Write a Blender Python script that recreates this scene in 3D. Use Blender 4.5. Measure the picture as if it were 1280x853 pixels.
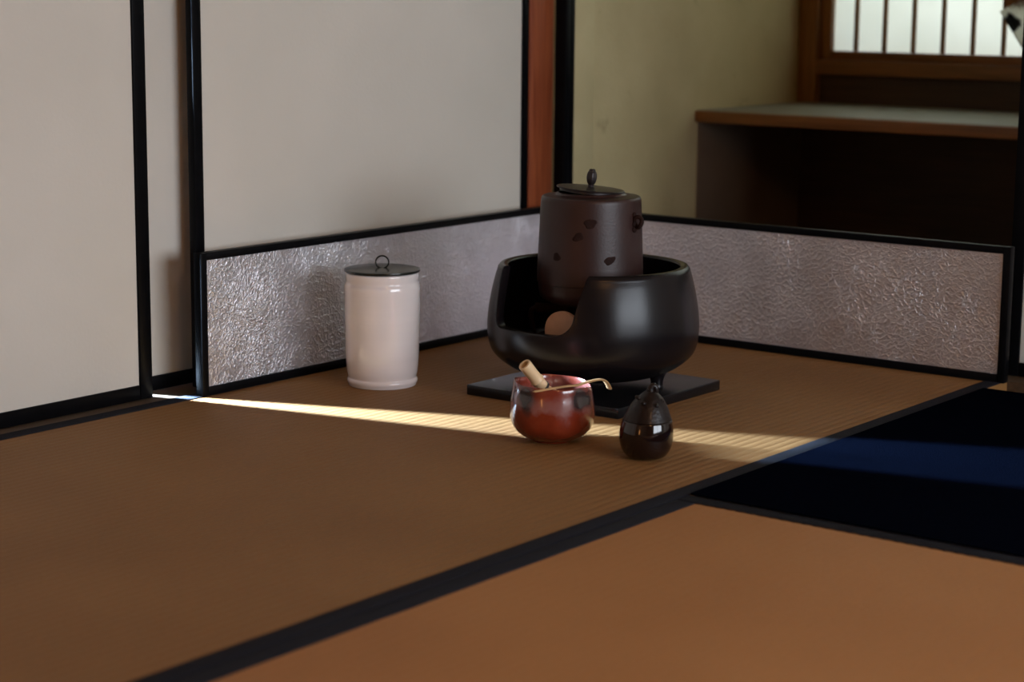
import bpy, bmesh, math, random
from mathutils import Vector, Matrix, noise

scene = bpy.context.scene
col = scene.collection
for o in list(bpy.data.objects):
    bpy.data.objects.remove(o)

# ------------------------------------------------------------------ camera
# world: fold of the low screen at the origin, left leaf along -X, right leaf along -Y, mat tops at z = 0
YAW, PITCH, ROLL, FPX = 0.6508, 0.1755, 0.0091, 2506.0
CAM = Vector((-3.171, -2.3198, 0.6601))
fw = Vector((math.cos(YAW) * math.cos(PITCH), math.sin(YAW) * math.cos(PITCH), -math.sin(PITCH)))
r0 = Vector((math.sin(YAW), -math.cos(YAW), 0)); u0 = r0.cross(fw)
rt = math.cos(ROLL) * r0 + math.sin(ROLL) * u0
up = -math.sin(ROLL) * r0 + math.cos(ROLL) * u0
cd = bpy.data.cameras.new('camera'); cam = bpy.data.objects.new('camera', cd); col.objects.link(cam)
m = Matrix.Identity(4)
for i in range(3):
    m[i][0], m[i][1], m[i][2], m[i][3] = rt[i], up[i], -fw[i], CAM[i]
cam.matrix_world = m
cd.sensor_width = 36.0; cd.lens = 36.0 * FPX / 1280.0
cd.clip_start = 0.05; cd.clip_end = 60
cd.dof.use_dof = True; cd.dof.focus_distance = 3.06; cd.dof.aperture_fstop = 4.0
scene.camera = cam

# ------------------------------------------------------------------ world, daylight, exposure
w = bpy.data.worlds.new('world'); scene.world = w; w.use_nodes = True
w.node_tree.nodes['Background'].inputs[0].default_value = (0.62, 0.76, 1.0, 1)
w.node_tree.nodes['Background'].inputs[1].default_value = 0.6
vs = scene.view_settings
vs.view_transform = 'Standard'; vs.look = 'None'; vs.gamma = 1.0; vs.use_curve_mapping = False
vs.exposure = 0.48
PEND, LANT = 10.0, 4.0        # glow of the two paper lamps built at the end

def area(name, loc, aim, sx, sy, power, color, spread=180):
    d = bpy.data.lights.new(name, 'AREA'); d.shape = 'RECTANGLE'; d.size = sx; d.size_y = sy
    d.energy = power; d.color = color; d.spread = math.radians(spread)
    o = bpy.data.objects.new(name, d); col.objects.link(o); o.location = loc
    o.rotation_euler = (Vector(aim) - Vector(loc)).to_track_quat('-Z', 'Y').to_euler()
    return o
# overcast daylight in the wide window of the far right wall
area('window_daylight', (-1.275, -3.60, 0.78), (-1.275, 0, 0.78), 1.85, 1.0, 46, (0.86, 0.92, 1.0))
# daylight behind the paper window of the adjoining alcove
area('alcove_daylight', (1.42, -0.55, 1.15), (0, -0.55, 1.15), 1.3, 1.3, 8.4, (1.0, 0.99, 0.88))
# sunlit garden beyond the door wall, reaching the mats only through the gap between two doors
area('garden_daylight', (-1.372, 1.30, 0.72), (-1.0, 0.08, 0.45), 0.205, 0.85, 2900, (0.50, 0.72, 1.0))

# ------------------------------------------------------------------ helpers
def put(o, parent=None, label=None, cat=None, group=None, kind=None):
    if o.name not in col.objects: col.objects.link(o)
    if parent: o.parent = parent
    if label: o['label'] = label
    if cat: o['category'] = cat
    if group: o['group'] = group
    if kind: o['kind'] = kind
    return o
def empty(name, loc, **k):
    o = bpy.data.objects.new(name, None); o.empty_display_size = 0.05; o.location = loc
    return put(o, **k)
def mesh(name, bm, mat, parent=None, smooth=None, loc=None, **k):
    """link a bmesh as one object; smooth = angle in degrees below which edges are shaded smooth"""
    me = bpy.data.meshes.new(name)
    bmesh.ops.recalc_face_normals(bm, faces=bm.faces)
    if smooth:
        a = math.radians(smooth)
        for f in bm.faces: f.smooth = True
        for e in bm.edges:
            if len(e.link_faces) != 2 or e.calc_face_angle(0) > a: e.smooth = False
    bm.to_mesh(me); bm.free()
    me.materials.append(mat)
    o = bpy.data.objects.new(name, me)
    if loc: o.location = loc
    return put(o, parent, **k)
def add_box(bm, lo, hi, bev=0.0):
    r = bmesh.ops.create_cube(bm, size=1.0)
    c = [(a + b) / 2 for a, b in zip(lo, hi)]; s = [abs(b - a) for a, b in zip(lo, hi)]
    for v in r['verts']: v.co = Vector((v.co.x * s[0] + c[0], v.co.y * s[1] + c[1], v.co.z * s[2] + c[2]))
    if bev:
        es = list({e for v in r['verts'] for e in v.link_edges})
        bmesh.ops.bevel(bm, geom=es, offset=bev, segments=2, profile=0.5, affect='EDGES')
def box(name, lo, hi, mat, parent=None, bev=0.0, **k):
    bm = bmesh.new(); add_box(bm, lo, hi, bev)
    return mesh(name, bm, mat, parent, smooth=35 if bev else None, **k)
def add_lathe(bm, prof, n=64, fn=None):
    rings = []
    for r, z in prof:
        if r < 1e-6:
            rings.append([bm.verts.new((0, 0, z))])
        else:
            rg = []
            for i in range(n):
                a = 2 * math.pi * i / n
                p = Vector((r * math.cos(a), r * math.sin(a), z))
                rg.append(bm.verts.new(fn(p, a) if fn else p))
            rings.append(rg)
    for a, b in zip(rings, rings[1:]):
        for i in range(n):
            j = (i + 1) % n
            if len(a) == 1 and len(b) == 1: continue
            if len(a) == 1: bm.faces.new((a[0], b[i], b[j]))
            elif len(b) == 1: bm.faces.new((a[i], b[0], a[j]))
            else: bm.faces.new((a[i], b[i], b[j], a[j]))
def spline(pts, k=6):
    """Catmull-Rom through a list of tuples"""
    P = [Vector(p) for p in pts]; out = []
    Q = [2 * P[0] - P[1]] + P + [2 * P[-1] - P[-2]]
    for i in range(1, len(Q) - 2):
        for j in range(k):
            t = j / k
            out.append(0.5 * ((2 * Q[i]) + (Q[i + 1] - Q[i - 1]) * t + (2 * Q[i - 1] - 5 * Q[i] + 4 * Q[i + 1] - Q[i + 2]) * t * t
                              + (3 * Q[i] - Q[i - 1] - 3 * Q[i + 1] + Q[i + 2]) * t ** 3))
    out.append(P[-1]); return out
def prof2(pts, k=5):
    return [(max(p.x, 0), p.y) for p in spline([(a, b, 0) for a, b in pts], k)]
def add_tube(bm, path, rad, n=10, closed=False, flat=None, upv=None):
    """tube along a path; rad a number or list; flat = list of (half width, half thickness)"""
    path = [Vector(p) for p in path]; L = len(path); rings = []
    ref = Vector(upv) if upv else Vector((0, 0, 1))
    for i, p in enumerate(path):
        if closed: t = path[(i + 1) % L] - path[i - 1]
        else: t = path[min(i + 1, L - 1)] - path[max(i - 1, 0)]
        t.normalize()
        rr = ref if abs(t.dot(ref)) < 0.98 else Vector((1, 0, 0))
        s = t.cross(rr).normalized(); u = s.cross(t).normalized()
        if flat: a, b = flat[i]
        else: a = b = rad[i] if isinstance(rad, (list, tuple)) else rad
        rings.append([bm.verts.new(p + s * a * math.cos(2 * math.pi * j / n) + u * b * math.sin(2 * math.pi * j / n)) for j in range(n)])
    prs = list(zip(rings, rings[1:])) + ([(rings[-1], rings[0])] if closed else [])
    for a, b in prs:
        for j in range(n):
            bm.faces.new((a[j], a[(j + 1) % n], b[(j + 1) % n], b[j]))
    if not closed:
        bm.faces.new(rings[0][::-1]); bm.faces.new(rings[-1])

# ------------------------------------------------------------------ materials
def mat_base(name):
    m = bpy.data.materials.new(name); m.use_nodes = True
    nt = m.node_tree; b = nt.nodes['Principled BSDF']
    return m, nt, b
def N(nt, kind, **k):
    n = nt.nodes.new(kind)
    for a, v in k.items():
        if a in n.inputs: n.inputs[a].default_value = v
        else: setattr(n, a, v)
    return n
def ramp(nt, stops):
    r = nt.nodes.new('ShaderNodeValToRGB'); cr = r.color_ramp
    while len(cr.elements) < len(stops): cr.elements.new(0.5)
    for e, (p, c) in zip(cr.elements, stops):
        e.position = p; e.color = (*c, 1)
    return r
def simple(name, c1, c2, rough=0.5, scale=20, metal=0.0, bump=0.0, bscale=None, coat=0.0, stretch=(1, 1, 1), spec=0.5, detail=4, dist=0.002):
    m, nt, b = mat_base(name)
    tc = N(nt, 'ShaderNodeTexCoord'); mp = N(nt, 'ShaderNodeMapping'); mp.inputs['Scale'].default_value = stretch
    nt.links.new(tc.outputs['Object'], mp.inputs[0])
    no = N(nt, 'ShaderNodeTexNoise', Scale=scale, Detail=detail); nt.links.new(mp.outputs[0], no.inputs['Vector'])
    r = ramp(nt, [(0.3, c1), (0.7, c2)]); nt.links.new(no.outputs['Fac'], r.inputs[0])
    nt.links.new(r.outputs[0], b.inputs['Base Color'])
    b.inputs['Roughness'].default_value = rough; b.inputs['Metallic'].default_value = metal
    b.inputs['Specular IOR Level'].default_value = spec
    b.inputs['Coat Weight'].default_value = coat; b.inputs['Coat Roughness'].default_value = 0.06
    if bump:
        n2 = N(nt, 'ShaderNodeTexNoise', Scale=bscale or scale * 4, Detail=5); nt.links.new(mp.outputs[0], n2.inputs['Vector'])
        bp = N(nt, 'ShaderNodeBump', Strength=bump, Distance=dist); nt.links.new(n2.outputs['Fac'], bp.inputs['Height'])
        nt.links.new(bp.outputs[0], b.inputs['Normal'])
    return m
M = {}
M['lacquer'] = simple('black_lacquer', (0.0025, 0.0025, 0.003), (0.004, 0.004, 0.005), 0.38, 30, spec=0.07)
M['door_paper'] = simple('door_paper', (0.60, 0.565, 0.50), (0.66, 0.62, 0.555), 0.85, 3.0, bump=0.15, bscale=160, spec=0.2)
def plaster():
    m = simple('olive_plaster', (0.45, 0.375, 0.205), (0.56, 0.475, 0.27), 0.9, 5, bump=0.4, bscale=120, spec=0.15, detail=8)
    nt = m.node_tree; b = nt.nodes['Principled BSDF']; src = b.inputs['Base Color'].links[0].from_socket
    tc = N(nt, 'ShaderNodeTexCoord'); no = N(nt, 'ShaderNodeTexNoise', Scale=11, Detail=3); nt.links.new(tc.outputs['Object'], no.inputs['Vector'])
    st = ramp(nt, [(0.66, (0, 0, 0)), (0.74, (0.45, 0.45, 0.45))]); nt.links.new(no.outputs['Fac'], st.inputs[0])      # scattered age stains
    mx = N(nt, 'ShaderNodeMix'); mx.data_type = 'RGBA'; nt.links.new(st.outputs[0], mx.inputs[0]); nt.links.new(src, mx.inputs[6]); mx.inputs[7].default_value = (0.20, 0.16, 0.08, 1)
    nt.links.new(mx.outputs[2], b.inputs['Base Color'])
    return m
M['plaster'] = plaster()
M['room_plaster'] = simple('room_plaster', (0.30, 0.24, 0.16), (0.36, 0.29, 0.20), 0.9, 5, bump=0.3, bscale=120, spec=0.15)
M['under_shelf_brown'] = simple('dark_brown_under_shelf', (0.15, 0.105, 0.075), (0.19, 0.135, 0.095), 0.9, 6, bump=0.3, bscale=120, spec=0.1)
M['ceiling'] = simple('ceiling_board', (0.22, 0.13, 0.06), (0.30, 0.18, 0.09), 0.7, 6, stretch=(1, 14, 1))
M['post'] = simple('red_brown_post', (0.20, 0.042, 0.014), (0.33, 0.085, 0.03), 0.38, 6, stretch=(30, 30, 1.2), bump=0.1, bscale=40)
M['wood'] = simple('brown_wood', (0.15, 0.058, 0.013), (0.24, 0.098, 0.024), 0.5, 5, stretch=(20, 1.2, 20), bump=0.1, bscale=30)
M['wood_v'] = simple('brown_wood_upright', (0.17, 0.072, 0.013), (0.26, 0.115, 0.027), 0.5, 5, stretch=(20, 20, 1.2), bump=0.1, bscale=30)
M['dark_wood'] = simple('dark_panel_wood', (0.035, 0.017, 0.007), (0.055, 0.027, 0.011), 0.6, 5, stretch=(20, 1.2, 20))
M['sill'] = simple('sill_wood', (0.055, 0.033, 0.017), (0.085, 0.052, 0.027), 0.55, 5, stretch=(1.2, 30, 30))
M['shelf_top'] = simple('grey_green_shelf', (0.20, 0.20, 0.15), (0.27, 0.265, 0.20), 0.55, 8, stretch=(4, 1, 4))
M['border'] = simple('navy_border_cloth', (0.0075, 0.0085, 0.014), (0.011, 0.012, 0.019), 0.85, 600, bump=0.5, bscale=900, spec=0.15)
M['felt'] = simple('navy_felt', (0.0014, 0.0022, 0.0055), (0.0021, 0.0034, 0.0085), 1.0, 300, bump=0.8, bscale=500, spec=0.0)
M['bamboo'] = simple('pale_bamboo', (0.66, 0.46, 0.24), (0.80, 0.60, 0.36), 0.42, 30, stretch=(1, 1, 0.2), bump=0.05)
M['bamboo_dark'] = simple('tan_bamboo', (0.42, 0.24, 0.10), (0.55, 0.34, 0.16), 0.4, 40)
M['thread'] = simple('black_thread', (0.01, 0.01, 0.012), (0.02, 0.02, 0.022), 0.8, 300)
M['iron'] = simple('reddish_cast_iron', (0.023, 0.0088, 0.0075), (0.033, 0.0130, 0.0108), 0.42, 14, bump=0.18, bscale=260, dist=0.0012, spec=0.42)
M['iron_mark'] = simple('rusty_iron_relief', (0.014, 0.0058, 0.0045), (0.024, 0.0095, 0.007), 0.7, 90, bump=0.4, bscale=300, spec=0.12)
M['lid_iron'] = simple('dark_bronze_lid', (0.022, 0.017, 0.017), (0.034, 0.026, 0.025), 0.38, 40, metal=0.4, bump=0.15, bscale=200)
M['brazier'] = simple('black_brown_bronze', (0.0055, 0.0042, 0.0050), (0.008, 0.006, 0.0068), 0.26, 9, metal=0.0, bump=0.12, bscale=420, dist=0.001, spec=0.27)
M['brazier_in'] = simple('sooty_inside', (0.010, 0.009, 0.008), (0.016, 0.014, 0.012), 0.8, 30)
M['board'] = simple('black_board_lacquer', (0.005, 0.005, 0.006), (0.007, 0.007, 0.008), 0.26, 30, spec=0.26)
M['ash'] = simple('grey_ash', (0.10, 0.085, 0.07), (0.16, 0.135, 0.115), 0.95, 40, bump=0.8, bscale=90)
M['tile'] = simple('pale_clay', (0.62, 0.40, 0.29), (0.72, 0.50, 0.38), 0.8, 40, bump=0.2, bscale=200)
M['porcelain'] = simple('white_glaze', (0.74, 0.69, 0.685), (0.80, 0.745, 0.74), 0.16, 10, coat=0.4, bump=0.06, bscale=60, stretch=(0.25, 0.25, 3))
M['jar_lid'] = simple('lid_lacquer', (0.010, 0.011, 0.009), (0.014, 0.015, 0.012), 0.22, 30, spec=0.35)
M['caddy'] = simple('black_brown_lacquer', (0.007, 0.0035, 0.003), (0.012, 0.005, 0.004), 0.09, 12, coat=0.35)
M['caddy_top'] = simple('carved_lacquer', (0.006, 0.003, 0.0025), (0.011, 0.005, 0.0035), 0.38, 30, coat=0.05, bump=0.5, bscale=120, spec=0.3)

def tatami(name, c1, c2):
    m, nt, b = mat_base(name)
    tc = N(nt, 'ShaderNodeTexCoord')
    mp = N(nt, 'ShaderNodeMapping'); mp.inputs['Scale'].default_value = (180, 30, 30); nt.links.new(tc.outputs['Object'], mp.inputs[0])
    fine = N(nt, 'ShaderNodeTexNoise', Scale=4, Detail=4); nt.links.new(mp.outputs[0], fine.inputs['Vector'])
    big = N(nt, 'ShaderNodeTexNoise', Scale=3.5, Detail=5); nt.links.new(tc.outputs['Object'], big.inputs['Vector'])
    mx = N(nt, 'ShaderNodeMix'); mx.data_type = 'FLOAT'; mx.inputs[0].default_value = 0.5
    nt.links.new(fine.outputs['Fac'], mx.inputs[2]); nt.links.new(big.outputs['Fac'], mx.inputs[3])
    r = ramp(nt, [(0.33, c1), (0.67, c2)]); nt.links.new(mx.outputs[0], r.inputs[0])
    nt.links.new(r.outputs[0], b.inputs['Base Color'])
    b.inputs['Roughness'].default_value = 0.62; b.inputs['Specular IOR Level'].default_value = 0.25
    bp = N(nt, 'ShaderNodeBump', Strength=0.35, Distance=0.0008); nt.links.new(fine.outputs['Fac'], bp.inputs['Height'])
    nt.links.new(bp.outputs[0], b.inputs['Normal'])
    return m
M['tatami'] = tatami('aged_rush', (0.198, 0.093, 0.0275), (0.268, 0.132, 0.042))
M['tatami_2'] = tatami('aged_rush_reddish', (0.32, 0.138, 0.043), (0.39, 0.181, 0.062))

def silver():
    m, nt, b = mat_base('crumpled_silver_paper')
    tc = N(nt, 'ShaderNodeTexCoord')
    wp = N(nt, 'ShaderNodeTexNoise', Scale=9, Detail=3); nt.links.new(tc.outputs['Object'], wp.inputs['Vector'])
    ad = N(nt, 'ShaderNodeVectorMath', operation='MULTIPLY_ADD'); ad.inputs[1].default_value = (0.06, 0.06, 0.06)
    nt.links.new(wp.outputs['Color'], ad.inputs[0]); nt.links.new(tc.outputs['Object'], ad.inputs[2])
    hs = []
    for sc, wgt in ((95, 0.55), (190, 0.40)):
        v = N(nt, 'ShaderNodeTexVoronoi', feature='DISTANCE_TO_EDGE', Scale=sc); nt.links.new(ad.outputs[0], v.inputs['Vector'])
        mr = N(nt, 'ShaderNodeMapRange'); mr.inputs[1].default_value = 0.0; mr.inputs[2].default_value = 0.16
        mr.inputs[3].default_value = wgt; mr.inputs[4].default_value = 0.0; nt.links.new(v.outputs['Distance'], mr.inputs[0])
        hs.append(mr)
    ns = N(nt, 'ShaderNodeTexNoise', Scale=110, Detail=6); nt.links.new(tc.outputs['Object'], ns.inputs['Vector'])
    s = N(nt, 'ShaderNodeMath', operation='ADD'); nt.links.new(hs[0].outputs[0], s.inputs[0]); nt.links.new(hs[1].outputs[0], s.inputs[1])
    s2 = N(nt, 'ShaderNodeMath', operation='ADD'); nt.links.new(s.outputs[0], s2.inputs[0]); nt.links.new(ns.outputs['Fac'], s2.inputs[1])
    big = N(nt, 'ShaderNodeTexNoise', Scale=4.5, Detail=2); nt.links.new(tc.outputs['Object'], big.inputs['Vector'])
    bp = N(nt, 'ShaderNodeBump', Strength=0.6, Distance=0.0015); ms = N(nt, 'ShaderNodeMapRange'); ms.inputs[1].default_value = 0.35; ms.inputs[2].default_value = 0.65; ms.inputs[3].default_value = 0.38; ms.inputs[4].default_value = 0.85
    nt.links.new(big.outputs['Fac'], ms.inputs[0]); nt.links.new(ms.outputs[0], bp.inputs['Strength']); nt.links.new(s2.outputs[0], bp.inputs['Height'])
    nt.links.new(bp.outputs[0], b.inputs['Normal'])
    r = ramp(nt, [(0.3, (0.64, 0.615, 0.645)), (0.7, (0.78, 0.76, 0.80))]); nt.links.new(wp.outputs['Fac'], r.inputs[0])
    nt.links.new(r.outputs[0], b.inputs['Base Color'])
    b.inputs['Metallic'].default_value = 0.9; b.inputs['Roughness'].default_value = 0.42
    return m
M['silver'] = silver()

def shoji_paper():
    m = bpy.data.materials.new('window_paper'); m.use_nodes = True; nt = m.node_tree; nt.nodes.clear()
    out = N(nt, 'ShaderNodeOutputMaterial'); mx = N(nt, 'ShaderNodeMixShader'); mx.inputs[0].default_value = 0.75
    d = N(nt, 'ShaderNodeBsdfDiffuse'); t = N(nt, 'ShaderNodeBsdfTranslucent')
    tc = N(nt, 'ShaderNodeTexCoord'); no = N(nt, 'ShaderNodeTexNoise', Scale=5, Detail=6); nt.links.new(tc.outputs['Object'], no.inputs['Vector'])
    r = ramp(nt, [(0.3, (0.80, 0.82, 0.76)), (0.7, (0.86, 0.88, 0.83))]); nt.links.new(no.outputs['Fac'], r.inputs[0])
    nt.links.new(r.outputs[0], d.inputs[0]); nt.links.new(r.outputs[0], t.inputs[0])
    nt.links.new(d.outputs[0], mx.inputs[1]); nt.links.new(t.outputs[0], mx.inputs[2]); nt.links.new(mx.outputs[0], out.inputs[0])
    return m
M['shoji'] = shoji_paper()

def raku():
    m, nt, b = mat_base('red_raku_glaze')
    tc = N(nt, 'ShaderNodeTexCoord'); sep = N(nt, 'ShaderNodeSeparateXYZ'); nt.links.new(tc.outputs['Object'], sep.inputs[0])
    n1 = N(nt, 'ShaderNodeTexNoise', Scale=26, Detail=5); nt.links.new(tc.outputs['Object'], n1.inputs['Vector'])
    red = ramp(nt, [(0.25, (0.13, 0.014, 0.005)), (0.55, (0.215, 0.027, 0.009)), (0.8, (0.29, 0.060, 0.026))]); nt.links.new(n1.outputs['Fac'], red.inputs[0])
    # milky band around the upper wall
    n2 = N(nt, 'ShaderNodeTexNoise', Scale=34, Detail=4); nt.links.new(tc.outputs['Object'], n2.inputs['Vector'])
    za = N(nt, 'ShaderNodeMath', operation='MULTIPLY_ADD'); za.inputs[1].default_value = 0.05; nt.links.new(n2.outputs['Fac'], za.inputs[0]); nt.links.new(sep.outputs['Z'], za.inputs[2])
    band = ramp(nt, [(0.0, (0, 0, 0)), (0.28, (0, 0, 0)), (0.42, (0.50, 0.50, 0.50)), (0.62, (0.38, 0.38, 0.38)), (0.80, (0.05, 0.05, 0.05))])
    mr = N(nt, 'ShaderNodeMapRange'); mr.inputs[1].default_value = 0.055; mr.inputs[2].default_value = 0.122; nt.links.new(za.outputs[0], mr.inputs[0]); nt.links.new(mr.outputs[0], band.inputs[0])
    mx = N(nt, 'ShaderNodeMix'); mx.data_type = 'RGBA'; nt.links.new(band.outputs[0], mx.inputs[0]); nt.links.new(red.outputs[0], mx.inputs[6]); mx.inputs[7].default_value = (0.30, 0.165, 0.155, 1)
    last = mx.outputs[2]
    # smoky black clouds in the glaze
    for ctr, rad in SMOKE:
        ds = N(nt, 'ShaderNodeVectorMath', operation='DISTANCE'); ds.inputs[1].default_value = ctr; nt.links.new(tc.outputs['Object'], ds.inputs[0])
        wv = N(nt, 'ShaderNodeMath', operation='MULTIPLY_ADD'); wv.inputs[1].default_value = 0.022; nt.links.new(n2.outputs['Fac'], wv.inputs[0]); nt.links.new(ds.outputs['Value'], wv.inputs[2])
        m2 = N(nt, 'ShaderNodeMapRange'); m2.inputs[1].default_value = rad + 0.004; m2.inputs[2].default_value = rad + 0.016; m2.inputs[3].default_value = 0.93; m2.inputs[4].default_value = 0.0
        nt.links.new(wv.outputs[0], m2.inputs[0])
        k = N(nt, 'ShaderNodeMix'); k.data_type = 'RGBA'; nt.links.new(m2.outputs[0], k.inputs[0]); nt.links.new(last, k.inputs[6]); k.inputs[7].default_value = (0.018, 0.016, 0.016, 1)
        last = k.outputs[2]
    nt.links.new(last, b.inputs['Base Color'])
    b.inputs['Roughness'].default_value = 0.22; b.inputs['Coat Weight'].default_value = 0.8; b.inputs['Coat Roughness'].default_value = 0.05
    bp = N(nt, 'ShaderNodeBump', Strength=0.25, Distance=0.002); nt.links.new(n1.outputs['Fac'], bp.inputs['Height']); nt.links.new(bp.outputs[0], b.inputs['Normal'])
    return m

def glow(name, color, strength):
    m, nt, b = mat_base(name)
    b.inputs['Base Color'].default_value = (*color, 1); b.inputs['Emission Color'].default_value = (*color, 1); b.inputs['Emission Strength'].default_value = strength
    return m

# ------------------------------------------------------------------ floor and mats
XL, XR, YF, YB = -4.4, 0.08, -3.5, 0.06          # main room
floor = box('floor', (XL - 0.15, YF - 0.15, -0.12), (1.40, 0.30, -0.055), M['sill'], label='floor laid with rush mats edged in dark cloth', cat='floor', kind='structure')
BW = 0.0288
def mat_piece(x0, x1, y0, y1, material, borders, amp=0.0008):
    """rush mat with ribs running along X; borders: list of 'y0','y1','x0','x1' edges carrying cloth"""
    bm = bmesh.new(); pitch = 0.0158; sub = 8; ny = int((y1 - y0) / pitch * sub); top = []
    for i in range(ny + 1):
        y = y0 + (y1 - y0) * i / ny
        z = -amp + amp * abs(math.sin(math.pi * (y - y0) / pitch)) ** 0.7
        top.append((y, z))
    a = [bm.verts.new((x0, y, z)) for y, z in top]; b = [bm.verts.new((x1, y, z)) for y, z in top]
    for i in range(ny): bm.faces.new((a[i], b[i], b[i + 1], a[i + 1]))
    c = [bm.verts.new(p) for p in ((x0, y0, -0.055), (x1, y0, -0.055), (x1, y1, -0.055), (x0, y1, -0.055))]
    bm.faces.new((a[0], c[0], c[1], b[0])); bm.faces.new((a[-1], b[-1], c[2], c[3])); bm.faces.new([a[i] for i in range(ny, -1, -1)] + [c[0], c[3]][::1]); bm.faces.new(b + [c[2], c[1]])
    bm.faces.new(c)
    o = mesh('tatami_mat', bm, material, floor, smooth=60)
    for e in borders:
        if e == 'y1': lo, hi = (x0, y1 - BW, -0.004), (x1, y1 - 0.0006, 0.0012)
        if e == 'y0': lo, hi = (x0, y0 + 0.0006, -0.004), (x1, y0 + BW, 0.0012)
        if e == 'x0': lo, hi = (x0 + 0.0006, y0, -0.004), (x0 + BW, y1, 0.0012)
        if e == 'x1': lo, hi = (x1 - BW, y0, -0.004), (x1 - 0.0006, y1, 0.0012)
        box('border', lo, hi, M['border'], o, bev=0.0008)
    return o
YS = -0.951      # seam between the host mat and the mats in front of it
XS = -1.017      # seam between the two front mats
mat_piece(-2.20, 0.030, YS, 0.030, M['tatami'], ['y0', 'y1'])
mat_piece(-2.93, XS - 0.001, YS - 0.95, YS - 0.0012, M['tatami_2'], ['y0', 'y1'], 0.0004)
mat_piece(XS + 0.001, -0.06, YS - 1.91, YS - 0.0012, M['tatami'], ['x0', 'x1'])
mat_piece(-4.38, -2.202, YS, 0.030, M['tatami_2'], ['y0', 'y1'], 0.0004)
mat_piece(-2.93, XS - 0.001, YS - 1.91, YS - 0.952, M['tatami'], ['y0', 'y1'])
box('felt_rug', (XS + 0.030, YS - 1.88, 0.0013), (-0.075, YS - 0.0035, 0.0048), M['felt'], bev=0.0012,
    label='dark navy felt rug lying flat over the mat at the right', cat='rug')

# ------------------------------------------------------------------ walls, trim, doors
def trim(n, lo, hi, mat, label, bev=0.002):
    return box('trim_%d' % n, lo, hi, mat, bev=bev, label=label, cat='trim', kind='structure')
trim(1, (XL, 0.031, -0.05), (0.0, 0.150, -0.0005), M['sill'], 'wooden door sill with sliding tracks along the left doors')
trim(2, (0.031, -3.45, -0.05), (0.150, 0.028, -0.0005), M['sill'], 'wooden sill under the opening behind the folding screen')
trim(3, (XL, 0.040, 1.765), (0.0, 0.150, 1.82), M['wood'], 'wooden lintel above the white sliding doors')
trim(4, (0.060, -3.45, 1.765), (0.130, 0.060, 1.82), M['wood'], 'wooden lintel above the opening to the alcove')
def wall(name, lo, hi, mat, label):
    return box(name, lo, hi, mat, label=label, cat='wall', kind='structure')
CZ = 2.35
wall('wall_back', (XL, 0.055, 1.82), (0.0, 0.135, CZ), M['room_plaster'], 'plaster strip of wall above the sliding doors')
wall('wall_partition', (0.065, -3.45, 1.82), (0.125, 0.06, CZ), M['room_plaster'], 'plaster strip of wall above the alcove opening')
wall('wall_left', (XL - 0.1, YF - 0.1, -0.055), (XL, 0.15, CZ), M['room_plaster'], 'plain plaster wall behind the viewer')
# wall holding the wide window (outside the frame, lights the room)
WX0, WX1, WZ0, WZ1 = -2.25, -0.30, 0.22, 1.34
wl = wall('wall_right', (XL, YF - 0.1, -0.055), (WX0, YF, CZ), M['room_plaster'], 'plaster wall with a wide window')
for lo, hi in (((WX1, YF - 0.1, -0.055), (0.15, YF, CZ)), ((WX0, YF - 0.1, -0.055), (WX1, YF, WZ0)), ((WX0, YF - 0.1, WZ1), (WX1, YF, CZ))):
    box('wall_section', lo, hi, M['room_plaster'], wl)
wf = empty('window_2', ((WX0 + WX1) / 2, YF - 0.05, WZ0), label='wide window with dark wooden bars', cat='window', kind='structure')
def win_bar(nm, lo, hi):
    l = Vector(lo) - wf.location; h = Vector(hi) - wf.location
    box(nm, l, h, M['wood_v'], wf, bev=0.002)
for z in (WZ0, WZ1 - 0.05): win_bar('frame_rail', (WX0, YF - 0.08, z), (WX1, YF - 0.03, z + 0.05))
for i in range(3):
    x = WX0 + (WX1 - WX0 - 0.05) * i / 2; win_bar('frame_stile', (x, YF - 0.08, WZ0 + 0.05), (x + 0.05, YF - 0.03, WZ1 - 0.05))
for i in (1, 3):
    x = WX0 + (WX1 - WX0 - 0.02) * i / 4; win_bar('bar', (x, YF - 0.07, WZ0 + 0.05), (x + 0.02, YF - 0.04, WZ1 - 0.05))
box('ceiling', (XL - 0.1, YF - 0.1, CZ), (1.40, 0.25, CZ + 0.08), M['ceiling'], label='dark boarded ceiling above the room', cat='ceiling', kind='structure')

def door_y(n, x0, x1, y, label, paper=None, st=0.022, t=0.016):
    """sliding door in a plane of constant y (its face towards -y), black stiles and rails, paper between"""
    z0, z1 = 0.0, 1.765
    root = box('door_%d' % n, (x0 + 0.008, y + 0.004, z0 + 0.008), (x1 - 0.008, y + t - 0.004, z1 - 0.008), paper or M['door_paper'], label=label, cat='door', kind='structure')
    box('stile', (x0, y, z0), (x0 + st, y + t, z1), M['lacquer'], root, bev=0.002)
    box('stile', (x1 - st, y, z0), (x1, y + t, z1), M['lacquer'], root, bev=0.002)
    box('rail', (x0 + st, y + 0.001, z0), (x1 - st, y + t - 0.001, z0 + 0.024), M['lacquer'], root, bev=0.0015)
    box('rail', (x0 + st, y + 0.001, z1 - 0.03), (x1 - st, y + t - 0.001, z1), M['lacquer'], root, bev=0.0015)
    return root
door_y(1, -1.93, -1.000, 0.060, 'white paper sliding door with black edge, nearest at far left', st=0.026, t=0.036)
door_y(2, -0.988, -0.080, 0.100, 'white paper sliding door set back, seen as a narrow strip between two doors')
door_y(3, -0.8990, 0.0013, 0.060, 'broad white paper sliding door directly behind the low screen', st=0.020)
door_y(5, -2.86, -1.90, 0.100, 'white paper sliding door behind the far left door')
door_y(6, -3.79, -2.84, 0.060, 'white paper sliding door outside the view at left')
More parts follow.
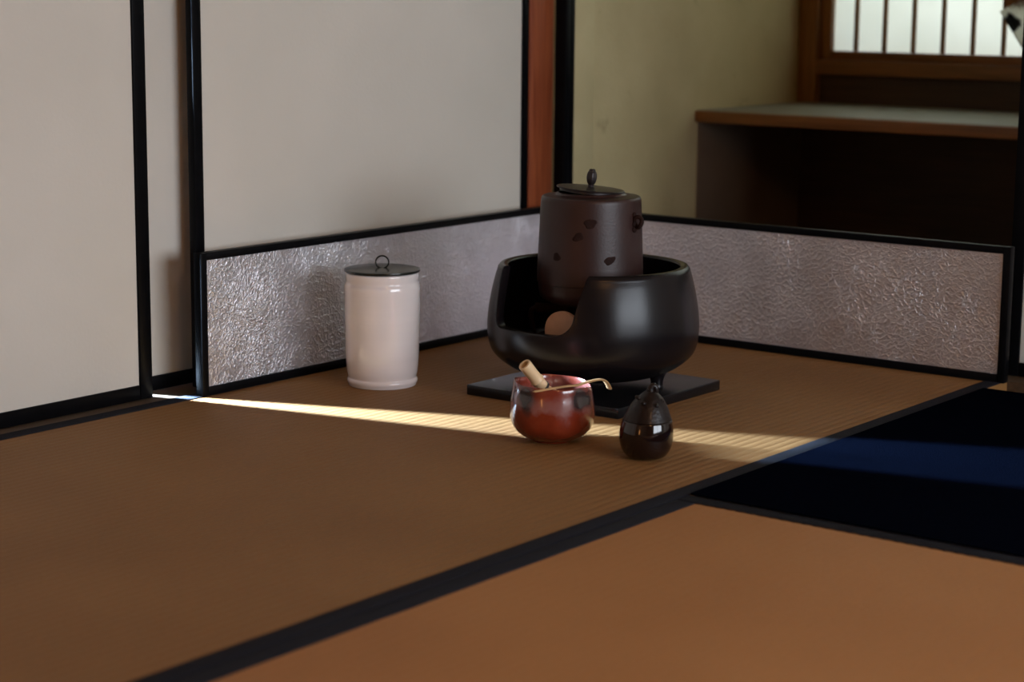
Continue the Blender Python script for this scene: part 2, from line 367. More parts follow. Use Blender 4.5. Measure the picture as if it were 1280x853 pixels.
wall('wall_end', (XL, 0.060, 0.0), (-3.79, 0.13, 1.765), M['room_plaster'], 'plaster end of the door wall outside the view')
# corner post of red-brown timber, with a rounded front edge, and the black door jamb beside it
bm = bmesh.new(); add_box(bm, (0.0025, 0.058, -0.05), (0.0865, 0.145, CZ), 0.012)
mesh('trim_5', bm, M['post'], smooth=40, label='red-brown timber corner post between white door and black jamb', cat='post', kind='structure')
tj = trim(6, (0.082, 0.030, 0.0), (0.098, 0.057, 1.765), M['lacquer'], 'black lacquered jamb beside the red-brown post', bev=0.002)
box('jamb_strip', (0.100, 0.033, 0.0), (0.118, 0.057, 1.765), M['lacquer'], tj, bev=0.002)
# sliding door of the opening on the right, mostly out of frame
def door_x(n, y0, y1, x, label, st=0.024):
    z0, z1, t = 0.0, 1.765, 0.028
    root = box('door_%d' % n, (x + 0.005, y0 + 0.008, z0 + 0.008), (x + t - 0.005, y1 - 0.008, z1 - 0.008), M['door_paper'], label=label, cat='door', kind='structure')
    box('stile', (x, y0, z0), (x + t, y0 + st, z1), M['lacquer'], root, bev=0.002)
    box('stile', (x, y1 - st, z0), (x + t, y1, z1), M['lacquer'], root, bev=0.002)
    box('rail', (x + 0.001, y0 + st, z0), (x + t - 0.001, y1 - st, z0 + 0.024), M['lacquer'], root, bev=0.0015)
    box('rail', (x + 0.001, y0 + st, z1 - 0.03), (x + t - 0.001, y1 - st, z1), M['lacquer'], root, bev=0.0015)
door_x(4, -1.86, -0.924, 0.080, 'paper sliding door with black edge at the right border of the view')
door_x(7, -2.77, -1.84, 0.110, 'paper sliding door further right outside the view')
wall('wall_corner', (0.08, -3.5, 0.0), (0.13, -2.75, 1.765), M['room_plaster'], 'plaster end of the partition outside the view')

# ------------------------------------------------------------------ alcove beyond the opening
YW, XW = 0.10, 1.155
SF, SZ, ST = 0.676, 0.388, 0.026
wa = wall('wall_alcove', (0.118, YW, -0.055), (XW + 0.05, YW + 0.08, CZ), M['plaster'], 'olive plaster wall left of the alcove shelf')
box('plaster_strip', (0.1185, YW - 0.010, -0.055), (0.268, YW, CZ), M['plaster'], wa, bev=0.003)
box('under_shelf_dark_area', (0.690, YW - 0.004, -0.055), (XW - 0.001, YW, SZ - ST - 0.0005), M['under_shelf_brown'], wa)  # thin sheet that makes the wall darker brown below the shelf
WB, WT, WL, WR = 0.462, 1.70, 0.083, -1.45        # window: bottom of sill, top, left, right
ww = wall('wall_window', (XW, -3.0, -0.055), (XW + 0.06, YW, 0.375), M['dark_wood'], 'dark wooden panelling below the paper window')
box('wall_section', (XW, -3.0, 0.375), (XW + 0.06, YW, WB), M['dark_wood'], ww)
box('wall_section', (XW, -3.0, WB), (XW + 0.06, WR, CZ), M['plaster'], ww)
box('wall_section', (XW, WR, WT), (XW + 0.06, YW, CZ), M['plaster'], ww)
wall('wall_alcove_end', (0.125, -3.08, -0.055), (XW + 0.06, -3.0, CZ), M['plaster'], 'plaster end wall of the alcove outside the view')
# paper window: outer frame, sill, sliding frame with slender upright bars
wi = empty('window_1', (XW, -0.6, WB), label='backlit paper window with slender brown bars above the shelf', cat='window', kind='structure')
def wpart(nm, lo, hi, mat, bev=0.002, parent=None):
    l = Vector(lo) - wi.location; h = Vector(hi) - wi.location
    return box(nm, l, h, mat, parent or wi, bev=bev)
wpart('frame_stile', (XW - 0.022, 0.048, 0.3885), (XW + 0.05, 0.0985, WT), M['wood_v'])
wpart('sill', (XW - 0.024, WR, WB - 0.004), (XW + 0.055, 0.0475, WB + 0.030), M['wood'])
wpart('head_rail', (XW - 0.02, WR, WT - 0.04), (XW + 0.055, 0.0475, WT), M['wood'])
wpart('sash_rail', (XW - 0.004, WR, WB + 0.0305), (XW + 0.022, 0.019, WB + 0.051), M['wood'])
wpart('sash_stile', (XW - 0.004, 0.0195, WB + 0.0305), (XW + 0.022, 0.0470, WT - 0.0405), M['wood_v'])
yb, ye = -0.043, 0.0190        # one paper pane between each pair of bars
while yb > WR:
    wpart('bar', (XW + 0.0, yb - 0.0045, WB + 0.0515), (XW + 0.0115, yb + 0.0045, WT - 0.041), M['wood_v'], bev=0.0012)
    wpart('pane', (XW + 0.012, yb, WB + 0.0515), (XW + 0.0125, ye, WT - 0.041), M['shoji'], bev=0); ye = yb
    yb -= 0.0746
wpart('pane', (XW + 0.012, WR, WB + 0.0515), (XW + 0.0125, ye, WT - 0.041), M['shoji'], bev=0)
# shelf board built across the alcove, brown front edge and grey-green top
sh = box('alcove_shelf', (SF, -2.4, SZ - ST), (XW - 0.001, YW - 0.001, SZ - 0.001), M['wood'], bev=0.002, label='brown edged shelf board with grey-green top under the paper window', cat='shelf')
box('shelf_surface', (SF + 0.012, -2.39, SZ - 0.001), (XW - 0.001, YW - 0.001, SZ + 0.0005), M['shelf_top'], sh)

# ------------------------------------------------------------------ low folding screen
scr = empty('folding_screen', (0, 0, 0), label='low two-leaf folding screen of crumpled silver paper in black frames', cat='folding screen')
H, TH = 0.234, 0.017
def leaf(L, along, name_label):
    """along = 'x': face at y = 0 looking to -y; along = 'y': face at x = 0 looking to -x"""
    def bb(nm, a0, a1, z0, z1, d0, d1, mat, parent, bev=0.0015, **k):
        if along == 'x': return box(nm, (-a1, d0, z0), (-a0, d1, z1), mat, parent, bev=bev, **k)
        return box(nm, (d0, -a1, z0), (d1, -a0, z1), mat, parent, bev=bev, **k)
    p = bb('leaf', 0.006, L - 0.006, 0.006, H - 0.006, 0.0045, 0.0135, M['silver'], scr, bev=0, label=name_label)
    st = 0.014
    bb('stile', 0.0008, st, 0, H, 0, TH, M['lacquer'], p); bb('stile', L - st, L, 0, H, 0, TH, M['lacquer'], p)
    bb('rail', st, L - st, 0.0, 0.0145, 0.0005, TH, M['lacquer'], p); bb('rail', st, L - st, H - 0.0125, H, 0.0005, TH, M['lacquer'], p)
leaf(0.947, 'x', 'left leaf catching cool daylight'); leaf(0.958, 'y', 'right leaf in brownish shade')

# ------------------------------------------------------------------ white water jar
jar = empty('water_jar', (-0.677, -0.1483, 0.0), label='tall white glazed water jar with black lid standing before the screen', cat='jar')
bm = bmesh.new()
jp = prof2([(0.0, 0.004), (0.050, 0.003), (0.0555, 0.0), (0.0572, 0.003), (0.0590, 0.0075), (0.0586, 0.0110), (0.0570, 0.0140), (0.0576, 0.0175), (0.0592, 0.026), (0.0609, 0.05), (0.0622, 0.10),
            (0.0627, 0.150), (0.0628, 0.163), (0.0620, 0.1690), (0.0603, 0.1735), (0.0600, 0.1765), (0.0606, 0.181), (0.0610, 0.1865), (0.0600, 0.1895), (0.0570, 0.190), (0.0555, 0.186), (0.0560, 0.12), (0.055, 0.03), (0.0, 0.012)], 4)
add_lathe(bm, jp, 96)
mesh('body', bm, M['porcelain'], jar, smooth=60)
bm = bmesh.new()
add_lathe(bm, [(0, 0.1903), (0.0600, 0.1903), (0.0628, 0.1915), (0.0634, 0.1935), (0.0628, 0.1952), (0.058, 0.1962), (0.030, 0.1966), (0, 0.1968)], 96)
lid = mesh('lid', bm, M['jar_lid'], jar, smooth=50, label='flat black lacquered lid')
bm = bmesh.new(); c = []
ax = Vector((0.607, -0.795, 0))
for i in range(32):
    a = 2 * math.pi * i / 32; c.append(ax * 0.0108 * math.cos(a) + Vector((0, 0, 0.2062 + 0.0105 * math.sin(a))))
add_tube(bm, c, 0.00135, 10, closed=True)
mesh('ring_knob', bm, M['jar_lid'], lid, smooth=60)

# ------------------------------------------------------------------ board under the brazier
FX, FY, BT = -0.507, -0.463, 0.017
brd = box('brazier_board', (FX - 0.150, FY - 0.150, 0.0), (FX + 0.150, FY + 0.150, BT), M['board'], bev=0.0015, label='square black lacquered board under the brazier', cat='board')

# ------------------------------------------------------------------ brazier
bz = empty('brazier', (FX - 0.0025, FY + 0.003, BT), label='round black-brown bronze brazier with a cut-away front, holding the kettle', cat='brazier')
out = prof2([(0.0, 0.016), (0.07, 0.016), (0.105, 0.019), (0.135, 0.030), (0.1585, 0.047), (0.1695, 0.064), (0.1737, 0.092), (0.1722, 0.120), (0.1675, 0.150), (0.1615, 0.176), (0.1575, 0.1895)], 6)
rim = [(0.1568, 0.1925), (0.1530, 0.1972), (0.1500, 0.1980), (0.1420, 0.1972), (0.1402, 0.1950)]
inn = prof2([(0.1402, 0.193), (0.1445, 0.175), (0.152, 0.14), (0.1565, 0.10), (0.150, 0.060), (0.10, 0.034), (0.0, 0.032)], 5)
bm = bmesh.new(); add_lathe(bm, out + rim + inn, 120)
body = mesh('body', bm, M['brazier'], bz, smooth=50)
# cut-away mouth facing -x: U-shaped cutter with rounded lower corners
bm = bmesh.new()
zb, hw0, hw1, rc = 0.1035, 0.068, 0.080, 0.030
hl, rl = 0.086, 0.016
pr = [(-hw1 - 0.004, 0.26), (-hw1, 0.19), (-hw1 + 0.004, 0.165)]
for i in range(9):
    a = math.pi + (math.pi / 2) * i / 8; pr.append((-hw0 + rc + rc * math.cos(a) * 1.1, zb + rc + rc * math.sin(a)))
for i in range(9):
    a = 1.5 * math.pi + (math.pi / 2) * i / 8; pr.append((hl - rl + rl * math.cos(a), zb + rl + rl * math.sin(a)))
pr += [(hl + 0.002, 0.165), (hl + 0.004, 0.19), (hl + 0.006, 0.26)]
a = [bm.verts.new((-0.30, y, z)) for y, z in pr]; b = [bm.verts.new((-0.04, y, z)) for y, z in pr]
for i in range(len(pr)):
    j = (i + 1) % len(pr); bm.faces.new((a[i], a[j], b[j], b[i]))
bm.faces.new(a); bm.faces.new(b)
cut = mesh('cutter', bm, M['brazier'], loc=(FX - 0.0025, FY + 0.003, BT))
md = body.modifiers.new('mouth', 'BOOLEAN'); md.object = cut; md.operation = 'DIFFERENCE'; md.solver = 'EXACT'
bpy.context.view_layer.update()
dg = bpy.context.evaluated_depsgraph_get(); me2 = bpy.data.meshes.new_from_object(body.evaluated_get(dg))
body.modifiers.clear()
bm = bmesh.new(); bm.from_mesh(me2)
es = [e for e in bm.edges if len(e.link_faces) == 2 and e.calc_face_angle(0) > math.radians(50)]
bmesh.ops.bevel(bm, geom=es, offset=0.0022, segments=2, profile=0.5, affect='EDGES', clamp_overlap=True)
for f in bm.faces: f.smooth = True
for e in bm.edges: e.smooth = len(e.link_faces) == 2 and e.calc_face_angle(0) < math.radians(50)
bm.to_mesh(me2); bm.free(); me2.materials.clear(); me2.materials.append(M['brazier']); body.data = me2; body.data.name = 'body'
bpy.data.objects.remove(cut)
for az in (-75, 45, 165):
    bm = bmesh.new()
    add_lathe(bm, prof2([(0, 0.0), (0.0085, 0.0), (0.0105, 0.002), (0.0098, 0.008), (0.0120, 0.018), (0.019, 0.034), (0.020, 0.042), (0.0, 0.044)], 4), 24)
    mesh('leg', bm, M['brazier'], bz, smooth=60, loc=(0.112 * math.cos(math.radians(az)), 0.112 * math.sin(math.radians(az)), 0))
# ash bed inside, upright clay tile at the mouth, iron trivet carrying the kettle
bm = bmesh.new()
def ashfn(p, a): return p + Vector((0, 0, 0.0018 * noise.noise(p * 30)))
add_lathe(bm, [(0.0, 0.058), (0.04, 0.0585), (0.08, 0.058), (0.12, 0.059), (0.143, 0.060), (0.136, 0.056), (0.0, 0.046)], 48, ashfn)
mesh('ash_bed', bm, M['ash'], smooth=70, loc=(FX, FY, BT), label='grey ash filling the inside of the brazier', cat='ash', kind='stuff')
bm = bmesh.new(); n = 24; f = []; g = []
for i in range(n + 1):
    a = math.pi * i / n; y, z = 0.036 * math.cos(a), 0.036 * math.sin(a)
    f.append(bm.verts.new((-0.003 - 0.003 * math.sin(a), y, z))); g.append(bm.verts.new((0.004 - 0.003 * math.sin(a), y, z)))
b0 = [bm.verts.new((-0.003, 0.034, -0.03)), bm.verts.new((-0.003, -0.034, -0.03))]; b1 = [bm.verts.new((0.004, 0.034, -0.03)), bm.verts.new((0.004, -0.034, -0.03))]
F_ = f + [b0[1], b0[0]]; G_ = g + [b1[1], b1[0]]
bm.faces.new(F_); bm.faces.new(G_)
for i in range(len(F_)):
    j = (i + 1) % len(F_); bm.faces.new((F_[i], F_[j], G_[j], G_[i]))
bmesh.ops.bevel(bm, geom=[e for e in bm.edges if e.calc_face_angle(0) > 1.0], offset=0.0018, segments=2, profile=0.5, affect='EDGES')
mesh('clay_tile', bm, M['tile'], smooth=40, loc=(FX - 0.088, FY, BT + 0.0935), label='pale rounded clay tile standing in the brazier opening', cat='tile')
tv = empty('trivet', (FX, FY, BT + 0.0625), label='iron trivet with upright claws under the kettle inside the brazier', cat='trivet')
bm = bmesh.new(); add_tube(bm, [(0.098 * math.cos(2 * math.pi * i / 48), 0.098 * math.sin(2 * math.pi * i / 48), 0.008) for i in range(48)], 0.006, 8, closed=True)
mesh('ring', bm, M['iron_mark'], tv, smooth=60)
for az in (128, 248, 8):
    bm = bmesh.new(); ca, sa = math.cos(math.radians(az)), math.sin(math.radians(az))
    pth = spline([(0.098, 0, 0.006), (0.103, 0, 0.03), (0.106, 0, 0.054), (0.100, 0, 0.0612), (0.085, 0, 0.0618), (0.046, 0, 0.0622)], 4)
    pth = [Vector((p.x * ca, p.x * sa, p.z)) for p in pth]
    k = len(pth); add_tube(bm, pth, None, 8, flat=[(0.012 - 0.006 * i / k, 0.0045 - 0.001 * i / k) for i in range(k)], upv=(ca, sa, 0.01))
    mesh('claw', bm, M['iron_mark'], tv, smooth=60)

# ------------------------------------------------------------------ kettle
KZ = BT + 0.130
kt = empty('kettle', (FX - 0.005, FY + 0.009, KZ), label='reddish-brown cast iron kettle with straight sides sitting in the brazier', cat='kettle')
kp = prof2([(0.0, 0.0), (0.05, 0.002), (0.074, 0.008), (0.0825, 0.018), (0.0842, 0.030), (0.0845, 0.0375)], 5) + \
     prof2([(0.0862, 0.0385), (0.0866, 0.041), (0.0864, 0.060), (0.0845, 0.105), (0.0826, 0.150), (0.0818, 0.168), (0.0812, 0.1740), (0.0795, 0.1778), (0.076, 0.1790), (0.066, 0.1798), (0.058, 0.1812), (0.0550, 0.1840), (0.0530, 0.1840), (0.051, 0.178), (0.0, 0.176)], 5)
bm = bmesh.new(); add_lathe(bm, kp, 96)
kb = mesh('body', bm, M['iron'], kt, smooth=40)
def on_kettle(px_off, z):
    """point and outward normal on the kettle side, px_off = sideways offset towards camera right, in m"""
    r = 0.0866 - (z - 0.041) * 0.0365
    s = max(-1, min(1, px_off / r)); a = math.radians(-142.7) + math.asin(s)
    nrm = Vector((math.cos(a), math.sin(a), 0)); return nrm * r + Vector((0, 0, z)), nrm
random.seed(4)
for off, z, wd, ht, tl in ((-0.004, 0.142, 0.0105, 0.0080, 0.1), (-0.023, 0.120, 0.0098, 0.0065, 0.5), (-0.056, 0.086, 0.0080, 0.0068, -0.3), (0.028, 0.083, 0.0105, 0.0065, 0.35)):
    p, nr = on_kettle(off, z); tng = Vector((-nr.y, nr.x, 0)); bm = bmesh.new(); rings = []
    for rr, hh in ((1.0, -0.0006), (0.96, 0.0004), (0.8, 0.0007), (0.5, 0.0006)):
        rg = []
        for i in range(28):
            a = 2 * math.pi * i / 28; q = rr * (1 + 0.10 * math.sin(3 * a + z * 90) + 0.05 * math.sin(5 * a))
            u = wd * q * math.cos(a); v = ht * q * math.sin(a); u, v = u * math.cos(tl) - v * math.sin(tl), u * math.sin(tl) + v * math.cos(tl)
            ang = u / 0.085; dirv = nr * math.cos(ang) + tng * math.sin(ang); rad = 0.0866 - (z + v - 0.041) * 0.0365
            rg.append(bm.verts.new(dirv * (rad + hh) + Vector((0, 0, z + v))))
        rings.append(rg)
    for A, B in zip(rings, rings[1:]):
        for i in range(28): bm.faces.new((A[i], A[(i + 1) % 28], B[(i + 1) % 28], B[i]))
    bm.faces.new(rings[-1])
    mesh('relief_motif', bm, M['iron_mark'], kb, smooth=60)
for az in (-88, 92):      # lugs: small loops with a grotesque-like boss
    ca, sa = math.cos(math.radians(az)), math.sin(math.radians(az)); nr = Vector((ca, sa, 0)); tg = Vector((-sa, ca, 0)); c0 = nr * 0.083 + Vector((0, 0, 0.142))
    bm = bmesh.new()
    loop = [c0 + tg * 0.0 + nr * (0.007 + 0.007 * math.cos(2 * math.pi * i / 20)) + Vector((0, 0, 0.0085 * math.sin(2 * math.pi * i / 20))) + tg * 0.0012 * math.sin(4 * math.pi * i / 20) for i in range(20)]
    add_tube(bm, loop, 0.0036, 10, closed=True)
    for dz, rr in ((-0.012, 0.0062), (0.011, 0.0050), (-0.004, 0.006)):
        s = bmesh.ops.create_icosphere(bm, subdivisions=2, radius=rr)
        for v in s['verts']: v.co = c0 + nr * (v.co.x * 0.7) + tg * v.co.y + Vector((0, 0, v.co.z + dz))
    mesh('lug', bm, M['iron_mark'], kb, smooth=60)
bm = bmesh.new()
add_lathe(bm, [(0, -0.0015), (0.050, -0.0015), (0.0500, 0.0020), (0.0548, 0.0025), (0.0556, 0.0038), (0.0548, 0.0048), (0.045, 0.0058), (0.02, 0.0070), (0, 0.0074)], 72)
kl = mesh('lid', bm, M['lid_iron'], kt, smooth=40, loc=(-0.001, 0.001, 0.1862), label='dark bronze lid set slightly askew')
tilt = Matrix.Rotation(math.radians(-4.6), 3, Vector((-0.796, -0.606, 0)))     # left side of the lid raised, seen from the camera
kl.rotation_euler = tilt.to_euler()
bm = bmesh.new()
def budfn(p, a): return Vector((p.x * (1 + 0.07 * math.cos(5 * a)), p.y * (1 + 0.07 * math.cos(5 * a)), p.z))
add_lathe(bm, prof2([(0, 0.008), (0.0050, 0.009), (0.0042, 0.0115), (0.0062, 0.0150), (0.0078, 0.0205), (0.0080, 0.0265), (0.0068, 0.0325), (0.0052, 0.0345), (0.0050, 0.0362), (0.0036, 0.0378), (0, 0.0382)], 4), 40, budfn)
mesh('bud_knob', bm, M['lid_iron'], kl, smooth=50, loc=(0.0, 0.0, -0.002))

# ------------------------------------------------------------------ tea bowl, whisk, scoop
BL = Vector((-0.8352, -0.6172, 0.0))
rh = Vector((0.607, -0.795, 0)).normalized(); tc_ = Vector((-0.795, -0.607, 0)).normalized(); zz = Vector((0, 0, 1))
def bl(r, t, z): return rh * r + tc_ * t + zz * z         # bowl frame: r to camera right, t towards the camera
SMOKE = [(bl(0.038, 0.046, 0.071), 0.017), (bl(-0.040, 0.046, 0.073), 0.017), (bl(-0.036, 0.050, 0.056), 0.007), (bl(0.052, 0.030, 0.067), 0.012), (bl(-0.058, 0.010, 0.07), 0.010)]
M['raku'] = raku()
bowl = empty('tea_bowl', BL, label='red raku tea bowl with milky and black patches, holding the whisk', cat='bowl')
bp_ = prof2([(0.0, 0.005), (0.021, 0.004), (0.0245, 0.0), (0.0290, 0.0002), (0.0312, 0.0030), (0.039, 0.0058), (0.049, 0.0115), (0.0572, 0.0205), (0.0615, 0.031), (0.0628, 0.043), (0.0618, 0.058), (0.0594, 0.0735), (0.0584, 0.0825), (0.0572, 0.0868),
             (0.0553, 0.0855), (0.0543, 0.077), (0.0555, 0.060), (0.0550, 0.042), (0.0500, 0.028), (0.036, 0.0175), (0.018, 0.0125), (0.0, 0.011)], 4)
def bowlfn(p, a):
    k = p.z / 0.087; d = Vector((math.cos(a), math.sin(a), 0)); s = d.dot(rh)
    q = 1 + k * (0.012 * math.sin(2 * a + 0.7) + 0.010 * math.sin(3 * a)) + 0.010 * noise.noise(Vector((math.cos(a) * 2, math.sin(a) * 2, p.z * 28)))
    dz = k ** 3 * (-0.0030 * s + 0.0012 * math.sin(3 * a + 1.0) - 0.0010 * math.sin(5 * a))
    return Vector((p.x * q, p.y * q, p.z + dz))
bm = bmesh.new(); add_lathe(bm, bp_, 96, bowlfn)
mesh('body', bm, M['raku'], bowl, smooth=70)

top = bl(-0.0425, 0.0314, 0.1193); dn = (bl(-0.0120, 0.0100, 0.0780) - top).normalized()
wh = empty('tea_whisk', BL + top + dn * 0.122, label='pale bamboo tea whisk leaning in the red bowl', cat='whisk')
q = dn.to_track_quat('-Z', 'Y')            # local -z runs down the whisk
wh.rotation_euler = q.to_euler()
Z0 = 0.122                                  # handle end in local z
bm = bmesh.new()
hp = [(0.0, Z0 - 0.016), (0.0058, Z0 - 0.016), (0.0060, Z0 - 0.004), (0.0062, Z0 - 0.0006), (0.0072, Z0), (0.0092, Z0 - 0.0004), (0.0097, Z0 - 0.002), (0.0095, Z0 - 0.010), (0.0091, Z0 - 0.024),
      (0.0092, Z0 - 0.030), (0.0102, Z0 - 0.0335), (0.0108, Z0 - 0.0350), (0.0101, Z0 - 0.0364), (0.0093, Z0 - 0.038), (0.0092, Z0 - 0.052), (0.0082, Z0 - 0.054), (0.0, Z0 - 0.054)]
add_lathe(bm, hp, 40)
hd = mesh('handle', bm, M['bamboo'], wh, smooth=45)
bm = bmesh.new()
for k in range(3): add_tube(bm, [(0.0096 * math.cos(2 * math.pi * i / 32), 0.0096 * math.sin(2 * math.pi * i / 32), Z0 - 0.0495 - 0.0012 * k) for i in range(32)], 0.0008, 6, closed=True)
mesh('thread', bm, M['thread'], hd, smooth=60)
for cnt, rm, nm in ((46, 0.0215, 'outer_tines'), (34, 0.0085, 'inner_tines')):
    bm = bmesh.new()
    for i in range(cnt):
        a = 2 * math.pi * i / cnt; c, s = math.cos(a), math.sin(a)
        pr_ = [(0.0078, Z0 - 0.052), (0.0105 if cnt == 46 else 0.007, 0.058), (rm * 0.92, 0.030), (rm, 0.014), (rm * 0.93, 0.004), (rm * 0.78, 0.000)]
        pp = [Vector((p.x * c, p.x * s, p.y)) for p in spline([(r_, z_, 0) for r_, z_ in pr_], 3)]
        add_tube(bm, pp, 0.00042, 4)
    mesh(nm, bm, M['bamboo'], wh, smooth=60, kind='stuff')

sc_pts = [(-0.0295, 0.0900, 0.0902), (-0.012, 0.0722, 0.0900), (0.0, 0.0600, 0.0897), (0.018, 0.042, 0.0890), (0.034, 0.026, 0.0874), (0.046, 0.014, 0.0888), (0.060, 0.000, 0.0898), (0.070, -0.010, 0.0894), (0.077, -0.017, 0.0862), (0.0815, -0.0215, 0.0800), (0.085, -0.025, 0.0720)]
pth = [bl(*p) for p in spline(sc_pts, 5)]; org = pth[0].copy()
so = empty('tea_scoop', BL + org, label='slender bamboo tea scoop laid across the rim of the red bowl', cat='scoop')
k = len(pth); fl_ = []
for i in range(k):
    t = i / (k - 1); wdt = 0.0034 + 0.0010 * t + (0.0014 * max(0, (t - 0.72) / 0.28)); wdt *= 0.8 if i == 0 else (0.6 if i == k - 1 else 1)
    fl_.append((wdt, 0.0016 if 0 < i < k - 1 else 0.0008))
bm = bmesh.new(); add_tube(bm, [p - org for p in pth], None, 10, flat=fl_)
shaft = mesh('shaft', bm, M['bamboo_dark'], so, smooth=60)
ip = 4 * 5; bm = bmesh.new(); add_tube(bm, [pth[ip - 1] - org, pth[ip] - org, pth[ip + 1] - org], None, 10, flat=[(0.0036, 0.0016), (0.0042, 0.0022), (0.0036, 0.0016)])
mesh('node', bm, M['bamboo_dark'], so, smooth=60)

# ------------------------------------------------------------------ lacquered tea caddy shaped like a gourd
CL = Vector((-0.8407, -0.7865, 0.0))
cy = empty('tea_caddy', CL, label='small black-brown lacquered tea caddy shaped like an aubergine, beside the red bowl', cat='caddy')
def lean(p, a): return p + rh * (0.0055 * max(0, (p.z - 0.03) / 0.07) ** 1.5)
low = prof2([(0.0, 0.0015), (0.017, 0.0008), (0.0215, 0.0004), (0.0290, 0.0045), (0.0352, 0.0140), (0.0382, 0.0260), (0.0386, 0.0340), (0.0378, 0.0430), (0.0352, 0.0548)], 6) + [(0.0344, 0.0553), (0.0, 0.0553)]
hi_ = [(0.0, 0.0556), (0.0344, 0.0556), (0.0349, 0.0562)] + prof2([(0.0343, 0.0575), (0.0298, 0.0680), (0.0250, 0.0775), (0.0190, 0.0860), (0.0125, 0.0925), (0.0075, 0.0960), (0.0, 0.0970)], 6)
bm = bmesh.new(); add_lathe(bm, low, 72, lean); mesh('body', bm, M['caddy'], cy, smooth=50)
bm = bmesh.new(); add_lathe(bm, hi_, 72, lean); cl = mesh('lid', bm, M['caddy_top'], cy, smooth=50)
bm = bmesh.new()
add_tube(bm, spline([rh * 0.0045 + zz * 0.094, rh * 0.0050 + zz * 0.099, rh * 0.0075 + zz * 0.1035, rh * 0.0110 + zz * 0.1030, rh * 0.0125 + zz * 0.0990, rh * 0.0120 + zz * 0.0940], 4),
         [0.0075, 0.0070, 0.0064, 0.0060, 0.0056, 0.0053, 0.0050, 0.0050, 0.0048, 0.0046, 0.0046, 0.0044, 0.0043, 0.0042, 0.0042, 0.0042, 0.0041, 0.0040, 0.0040, 0.0040, 0.0040], 12)
mesh('stem', bm, M['caddy_top'], cl, smooth=60)
for sr, st_, zc in ((0.0205, 0.008, 0.0845), (-0.006, 0.020, 0.083), (0.012, 0.021, 0.080), (-0.013, 0.006, 0.0885)):
    bm = bmesh.new(); s = bmesh.ops.create_icosphere(bm, subdivisions=2, radius=1.0)
    for v in s['verts']: v.co = rh * (sr + v.co.x * 0.0045) + tc_ * (st_ + v.co.y * 0.0045) + zz * (zc + v.co.z * 0.0030 - v.co.x * 0.001)
    mesh('calyx_lobe', bm, M['caddy_top'], cl, smooth=60)

# ------------------------------------------------------------------ folding fan stood on the window sill, cut by the frame
PV = Vector((XW - 0.012, -0.500, WB + 0.031))
fan = empty('folding_fan', PV, label='open folding fan with black ink drawing at the upper right corner', cat='fan')
def fan_mat():
    m, nt, b = mat_base('fan_paper')
    tc = N(nt, 'ShaderNodeTexCoord'); sep = N(nt, 'ShaderNodeSeparateXYZ'); nt.links.new(tc.outputs['Object'], sep.inputs[0])
    no = N(nt, 'ShaderNodeTexNoise', Scale=38, Detail=2); nt.links.new(tc.outputs['Object'], no.inputs['Vector'])
    ds = N(nt, 'ShaderNodeVectorMath', operation='DISTANCE'); ds.inputs[1].default_value = (-0.006, 0.056, 0.092); nt.links.new(tc.outputs['Object'], ds.inputs[0])
    wv = N(nt, 'ShaderNodeMath', operation='MULTIPLY_ADD'); wv.inputs[1].default_value = 0.03; nt.links.new(no.outputs['Fac'], wv.inputs[0]); nt.links.new(ds.outputs['Value'], wv.inputs[2])
    r = ramp(nt, [(0.0, (0.012, 0.012, 0.012)), (0.034, (0.012, 0.012, 0.012)), (0.037, (0.82, 0.82, 0.76)), (1.0, (0.85, 0.84, 0.78))]); nt.links.new(wv.outputs[0], r.inputs[0])
    nt.links.new(r.outputs[0], b.inputs['Base Color']); b.inputs['Roughness'].default_value = 0.8
    tr = N(nt, 'ShaderNodeBsdfTranslucent'); nt.links.new(r.outputs[0], tr.inputs[0]); mx = N(nt, 'ShaderNodeMixShader'); mx.inputs[0].default_value = 0.6
    nt.links.new(b.outputs[0], mx.inputs[1]); nt.links.new(tr.outputs[0], mx.inputs[2]); nt.links.new(mx.outputs[0], nt.nodes['Material Output'].inputs[0])
    return m
M['fan'] = fan_mat()

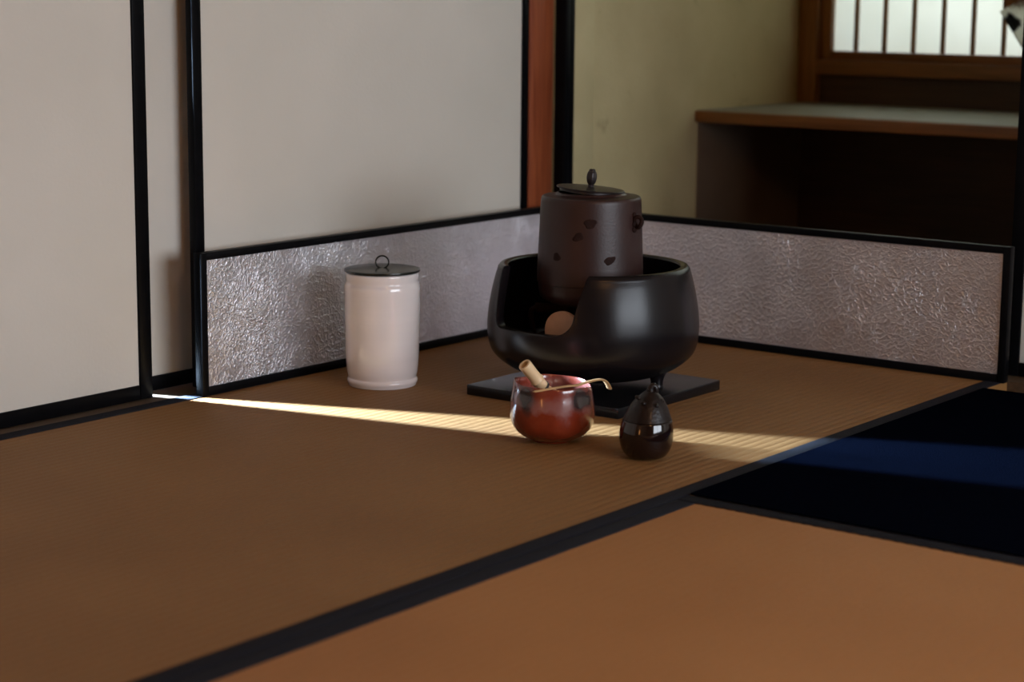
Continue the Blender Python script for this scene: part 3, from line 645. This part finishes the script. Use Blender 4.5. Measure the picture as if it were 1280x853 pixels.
nr_, r_in, r_out, half = 26, 0.050, 0.147, math.radians(36)
bm = bmesh.new(); rows = []
for i in range(nr_ + 1):
    a = half - 2 * half * i / nr_; dx = 0.0035 if i % 2 else -0.0035; rad = r_out + (0.0028 if i % 2 else -0.0012)
    rows.append([(dx * k_ - 0.004, rr_ * math.sin(a), rr_ * math.cos(a)) for rr_, k_ in ((r_in, 0.4), ((r_in + r_out) / 2, 0.7), (rad, 1.0))])
vs_ = [[bm.verts.new(p) for p in r_] for r_ in rows]
for A, B in zip(vs_, vs_[1:]):
    for j in range(2): bm.faces.new((A[j], B[j], B[j + 1], A[j + 1]))
bmesh.ops.solidify(bm, geom=list(bm.faces), thickness=0.0006)
mesh('leaf', bm, M['fan'], fan)
for i in (0, nr_):
    a = half - 2 * half * i / nr_; bm = bmesh.new(); d_ = Vector((0, math.sin(a), math.cos(a)))
    add_tube(bm, [Vector((-0.004, 0, 0)) + d_ * t_ for t_ in (-0.004, 0.05, 0.10, 0.149)], None, 8, flat=[(0.0014, 0.0012), (0.0013, 0.0011), (0.0011, 0.0010), (0.001, 0.0008)], upv=(1, 0, 0))
    mesh('guard', bm, M['thread'], fan, smooth=60)
for i in range(2, nr_, 3):
    a = half - 2 * half * i / nr_; bm = bmesh.new(); d_ = Vector((0, math.sin(a), math.cos(a)))
    add_tube(bm, [Vector((-0.003, 0, 0)) + d_ * t_ for t_ in (0.0, 0.055)], None, 6, flat=[(0.0012, 0.0008)] * 2, upv=(1, 0, 0))
    mesh('rib', bm, M['bamboo_dark'], fan, smooth=60)
fs = empty('fan_stand', (XW - 0.009, PV.y, PV.z), label='brown wooden rack showing behind the open fan', cat='stand')
box('upright', (-0.0015, -0.012, 0.0), (0.0035, 0.012, 0.128), M['wood_v'], fs, bev=0.0008)
box('crossbar', (-0.0015, -0.085, 0.1285), (0.0035, 0.083, 0.190), M['wood'], fs, bev=0.0008)

# ------------------------------------------------------------------ warm lamps of the room (behind the viewer)
pl = empty('pendant_lamp', (-2.3, -2.55, 1.72), label='round paper pendant lamp hanging behind the viewer', cat='lamp')
bm = bmesh.new(); bmesh.ops.create_uvsphere(bm, u_segments=32, v_segments=16, radius=0.19)
mesh('paper_shade', bm, glow('pendant_paper', (1.0, 0.50, 0.20), PEND), pl, smooth=60)
bm = bmesh.new(); add_tube(bm, [(0, 0, 0.188), (0, 0, CZ - 1.72)], 0.004, 8); mesh('cord', bm, M['thread'], pl)
fl2 = empty('floor_lantern', (-4.0, -0.95, 0.0), label='square paper floor lantern standing left behind the viewer', cat='lamp')
box('paper_shade', (-0.10, -0.10, 0.28), (0.10, 0.10, 0.78), glow('lantern_paper', (1.0, 0.42, 0.12), LANT), fl2)
box('base', (-0.13, -0.13, 0.0), (0.13, 0.13, 0.03), M['dark_wood'], fl2, bev=0.003)
for sx in (-1, 1):
    for sy in (-1, 1): box('post', (sx * 0.115 - 0.012, sy * 0.115 - 0.012, 0.03), (sx * 0.115 + 0.012, sy * 0.115 + 0.012, 0.80), M['dark_wood'], fl2, bev=0.002)
